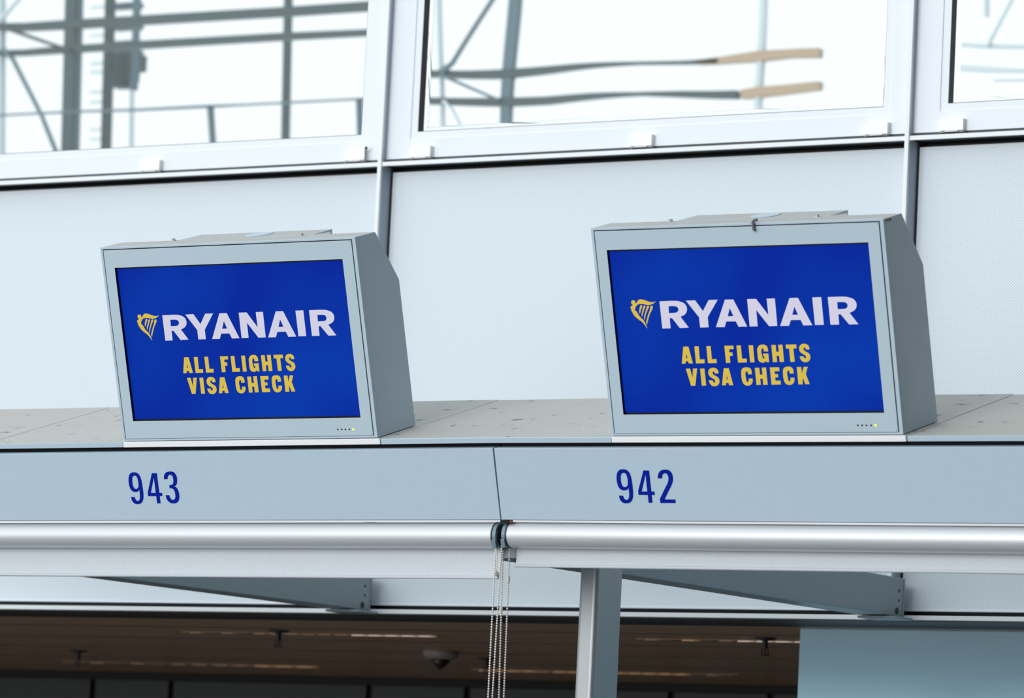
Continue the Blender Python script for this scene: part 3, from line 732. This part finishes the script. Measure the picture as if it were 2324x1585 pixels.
# sticker with inventory print on the right-hand box only
s0 = (W_ + 0.0001)
def side(px, py):
    d = ray(px, py); k = ((FR.O + FR.X * s0).dot(FR.X)) / d.dot(FR.X); Pq = FR.loc(d * k); return (Pq.y, Pq.z)
q = [side(2007.2, 497.6), side(2023.4, 493.0), side(2024.9, 501.5), side(2008.6, 506.4)]
bm = bmesh.new()
A = [bm.verts.new((s0, y, z)) for y, z in q]; B = [bm.verts.new((s0 + 0.0006, y, z)) for y, z in q]
bm.faces.new(A[::-1]); bm.faces.new(B)
for i in range(4): bm.faces.new((A[i], A[(i+1) % 4], B[(i+1) % 4], B[i]))
m = MB(); m.bm.free(); m.bm = bm
stk = m.build('inventory_sticker', 'sticker', d2)
def sq(a, b):  # point inside the sticker, a across, b down
    y = (q[0][0]*(1-a) + q[1][0]*a)*(1-b) + (q[3][0]*(1-a) + q[2][0]*a)*b
    z = (q[0][1]*(1-a) + q[1][1]*a)*(1-b) + (q[3][1]*(1-a) + q[2][1]*a)*b
    return y, z
def stroke(mb, p0, p1, t):
    y0, z0 = sq(*p0); y1, z1 = sq(*p1)
    mb.bar((s0 + 0.0008, y0, z0), (s0 + 0.0008, y1, z1), 0.0004, t, up=(0, 0.3, 1) if abs(y1-y0) > abs(z1-z0) else (0, 1, 0))
mb = MB(); T = 0.0007
def seg(ch, x):
    L5 = {'A': [((0,1),(.5,0)),((.5,0),(1,1)),((.2,.65),(.8,.65))], 'V': [((0,0),(.5,1)),((.5,1),(1,0))], 'I': [((.5,0),(.5,1))],
          'Z': [((0,0),(1,0)),((1,0),(0,1)),((0,1),(1,1))], 'P': [((0,1),(0,0)),((0,0),(1,0)),((1,0),(1,.5)),((1,.5),(0,.5))],
          'B': [((0,0),(0,1)),((0,0),(1,.1)),((1,.1),(0,.5)),((0,.5),(1,.9)),((1,.9),(0,1))], '0': [((0,0),(1,0)),((1,0),(1,1)),((1,1),(0,1)),((0,1),(0,0))]}
    for a, b in L5[ch]:
        f = lambda p: (x + p[0]*0.085, 0.22 + p[1]*0.55)
        stroke(mb, f(a), f(b), T)
for k, ch in enumerate('AVIZPB0'): seg(ch, 0.10 + k*0.117)
mb.build('lettering', 'stickerink', stk)

# lint on the right-hand box
ld = FR.wld(*[(lambda p: (p[0], 0.0, p[1]))(FR.front(1711.5, 509))][0])
e = empty('lint_tuft', loc=ld)
pts = [FR.front(x, y, -0.004) for x, y in ((1718, 499), (1712, 500), (1708.5, 505), (1709, 511), (1709.5, 517), (1712, 523))]
pw = [FR.wld(p[0], -0.003, p[1]) - ld for p in pts]
mb = MB()
for i in range(len(pw)-1):
    for t in range(5):
        c = pw[i].lerp(pw[i+1], t/5)
        mb.ball(c + Vector((random.uniform(-.0012, .0012), random.uniform(-.0005, .0005), random.uniform(-.001, .001))), random.uniform(0.0026, 0.0042), 7, 5)
o = mb.build('fluff', 'lint', e)
mb = MB()
for k in range(16):
    b = random.choice(pw); d = Vector((random.uniform(-1, 1), random.uniform(-.6, .1), random.uniform(-1, .5))).normalized()*random.uniform(.006, .012)
    mb.tube(b, b + d, 0.0005, 0.0002, n=4)
mb.build('loose_fibres', 'lint', e)
tag(e, 'small dark tuft of lint hanging over the top edge of the right display box', 'lint')

# ================================================================== ROLLER BLINDS
RT = 0.0318
def blind(fr, u0, u1, vc, wc, drop, label, capside, gu0, gu1, mcloth):
    e = empty('roller_blind', fr.M)
    # tube
    mb = MB(); mb.tube((u0, vc, wc), (u1, vc, wc), RT, n=64); mb.build('cassette_tube', 'alu', e)
    # end caps
    s = 1 if capside == 'right' else -1
    ue = u1 if s > 0 else u0
    mb = MB().tube((ue - s*0.0005, vc, wc), (ue + s*0.004, vc, wc), RT + 0.0006, n=48); mb.build('end_ring', 'capd', e)
    mb = MB().tube((ue + s*0.004, vc, wc), (ue + s*0.0135, vc, wc), RT + 0.0002, n=48); cap = mb.build('end_cap', 'cap', e)
    um = ue + s*0.009
    down = Vector((0, -math.sin(0.288), -math.cos(0.288)))
    p = Vector((um, vc - RT*0.72, wc - RT*0.70))
    MB().box((um - 0.0055, vc - RT - 0.004, wc - RT*0.75), (um + 0.0055, vc - RT*0.55, wc - RT*0.1), 0.001).build('chain_guide', 'cap', e)
    mb = MB().tube((ue + s*0.0135, vc, wc), (ue + s*0.0160, vc, wc), RT - 0.004, n=40); mb.build('end_disc', 'capd', e)
    # hanging bottom profile: slightly hollow face, rounded toe; gravity pulls it straight down
    n_ = 16; F_ = []; Bk = []
    for k in range(n_ + 1):
        t = k/n_; d = t*drop
        bow = 0.0035*math.sin(math.pi*t) - 0.004*max(0, (t - 0.8)/0.2)**1.5
        base = Vector((0, vc + 0.014, wc - RT*0.62)) + Vector((0, -math.sin(0.2865), -math.cos(0.2865)))*d
        F_.append((base.y + bow, base.z)); Bk.append((base.y + bow + 0.007, base.z + 0.0015))
    MB().prism(F_ + Bk[::-1], gu0, gu1).build('bottom_rail', mcloth, e)
    r = F_[-1]; MB().tube((gu0, r[0] + 0.003, r[1] + 0.003), (gu1, r[0] + 0.003, r[1] + 0.003), 0.0042, n=14).build('hem_bar', 'fabric', e)
    return tag(e, label, 'roller blind', 'roller blinds under the canopies')
ge = FL.front(1129, 1309, 0.0)[0]
bl = blind(FL, -2.3, KJ[0] - 0.0265, 0.020, -0.2468, 0.088, 'left roller blind with satin aluminium tube, under the number 943', 'right', -2.3, KJ[0] - 0.031, 'fabric')
br = blind(FR, KJ[1] + 0.0165, 2.6, 0.020, -0.2452, 0.0600, 'right roller blind with scuffed lower rail, under the number 942', 'left', KJ[1] + 0.015, 2.6, 'dirt')
# dark bracket between the two
o = MB().box((KJ[0] - 0.002, 0.0, -0.2125), (KJ[0] + 0.022, 0.05, -0.2055)).build('joint_bracket', 'black', None)
o.matrix_world = FL.M
tag(o, 'small dark bracket above the gap between the two roller blinds', 'bracket')
MB().box((KJ[0] + 0.0222, 0.002, -0.2123), (KJ[0] + 0.032, 0.03, -0.2057)).build('rusty_end', 'rust', o)

# bead chains: two endless loops
def strand(px0, py0, px1, py1, fr, v):
    d = ray(px0, py0); k = ((fr.O + fr.V*v).dot(fr.V)) / d.dot(fr.V); top = d*k
    d2 = ray(px1, py1); bot = d2*(top.y/d2.y)
    return top, bot
def chain(fr, parent, a, b, conn, name='bead_chain'):
    ta, ba = strand(*a); tb, bb = strand(*b)
    zb = -0.62
    def ext(t, bt): return t + (bt - t)*((zb - t.z)/(bt.z - t.z))
    ea, eb = ext(ta, ba), ext(tb, bb)
    eb.y = ea.y + (tb.y - ta.y)*0.9
    mid = (ea + eb)/2; R_ = (eb - ea)/2
    path = [ta, ea] + [mid - R_*math.cos(math.pi*i/10) + Vector((0, 0, -R_.length*1.4*math.sin(math.pi*i/10))) for i in range(1, 10)] + [eb, tb]
    inv = fr.M.inverted()
    mb = MB(); cord = MB()
    sp = 0.0062; carry = 0
    for i in range(len(path)-1):
        p, q_ = path[i], path[i+1]; Ls = (q_ - p).length; t = carry
        while t < Ls:
            mb.ball(inv @ p.lerp(q_, t/Ls), 0.0026, 7, 5); t += sp
        carry = t - Ls
        cord.tube(inv @ p, inv @ q_, 0.0006, n=5, caps=False)
    o = mb.build(name, 'bead', parent); o['kind'] = 'stuff'
    cord.build('chain_cord', 'bead', o)
    for (cx, cy, top_is_a) in conn:
        t_, b_ = (ta, ba) if top_is_a else (tb, bb)
        d = ray(cx, cy); P_ = d*(t_.y/d.y)
        MB().tube(inv @ (P_ + Vector((0, 0, 0.008))), inv @ (P_ - Vector((0, 0, 0.008))), 0.0042, n=12).build('chain_connector', 'bead2', o)
    return o
chain(FL, bl, (1125.5, 1237, 1107.6, 1585, FL, -0.010), (1141.5, 1246, 1132.8, 1585, FR, 0.022), [(1137, 1386, False)])
chain(FR, br, (1139.0, 1235, 1117.3, 1585, FR, -0.010), (1156.5, 1248, 1143.9, 1585, FR, 0.024), [(1153.6, 1316, False)])
# stop bead on its short cord beside the left chain
t0, b0 = strand(1128, 1240, 1127.5, 1296, FL, 0.0)
inv = FL.M.inverted()
o = MB().tube(inv @ t0, inv @ b0, 0.0011, n=6).build('stop_cord', 'bead', bl)
pb = b0 + Vector((0, 0, -0.007))
m = MB().ball((0, 0, 0), 0.0052, 12, 9, (1, 1, 1.45)).build('stop_bead', 'bead2', bl); m.matrix_local = Matrix.Translation(inv @ pb)

# ================================================================== ARMS AND POST
AX = PY(2052, 1350, YF).x
def arm(x1, label):
    e = empty('cantilever_beam', loc=(x1, YF, 0.85))
    y0 = 9.62 - YF
    zl, zu = 0.787 - 0.85, 0.898 - 0.85
    wd = 0.100
    MB().prism([(y0, zu - 0.055), (y0, zl), (-0.002, zl + 0.004), (-0.002, zu), (-0.9, zu + 0.004)], -wd, 0.0, 0.003).build('arm_box', 'arm', e)
    MB().box((-wd - 0.006, -0.006, zl - 0.004), (0.002, 0.0, zu + 0.0), 0.001).build('wall_plate', 'arm', e)
    MB().box((-wd + 0.01, -0.10, zl - 0.006), (0.028, 0.03, zl + 0.001), 0.001).build('foot_plate', 'arm', e)
    # holes
    for (yy, zz, r) in ((-0.030, 0.075, 0.0045), (-0.030, 0.048, 0.004), (-0.040, 0.018, 0.010)):
        MB().tube((0.0002, yy, zl + zz), (0.0009, yy, zl + zz), r, n=16).build('bolt_hole', 'capd', e)
    return tag(e, label, 'beam', 'beams behind the canopies')
arm(AX, 'right grey tapered beam reaching from the post to the back wall')
arm(PY(841, 1345, YF).x, 'left grey tapered beam reaching to the back wall under the 943 canopy')
e = empty('steel_stanchion', loc=(-6.13, 9.98, FLOOR))
xa = PY(1315, 1295, 9.92).x; xb = PY(1361, 1295, 9.93).x
ps = MB().box((xa - e.location.x, 9.92 - 9.98, 0.0), (xb - e.location.x + 0.0, 9.92 - 9.98 + 0.125, 0.885 + EYE), 0.0)
es = [ed for ed in ps.bm.edges if abs(ed.verts[0].co.z - ed.verts[1].co.z) > 1]
bmesh.ops.bevel(ps.bm, geom=es, offset=0.011, segments=6, affect='EDGES', profile=0.5)
for f in ps.bm.faces: f.smooth = False
ps.build('post_tube', 'post', e)
MB().box((-0.09, -0.10, 0), (0.10, 0.12, 0.012), 0.002).build('base_plate', 'post', e)
tag(e, 'pale grey square post standing under the right roller blind', 'post')

# ------------------------------------------------------------------ lift everything so that the floor is at z = 0
for o in list(COL.objects):
    if o.parent is None and o is not cam and o.type in {'MESH', 'EMPTY'}:
        o.location.z += EYE
bpy.context.view_layer.update()
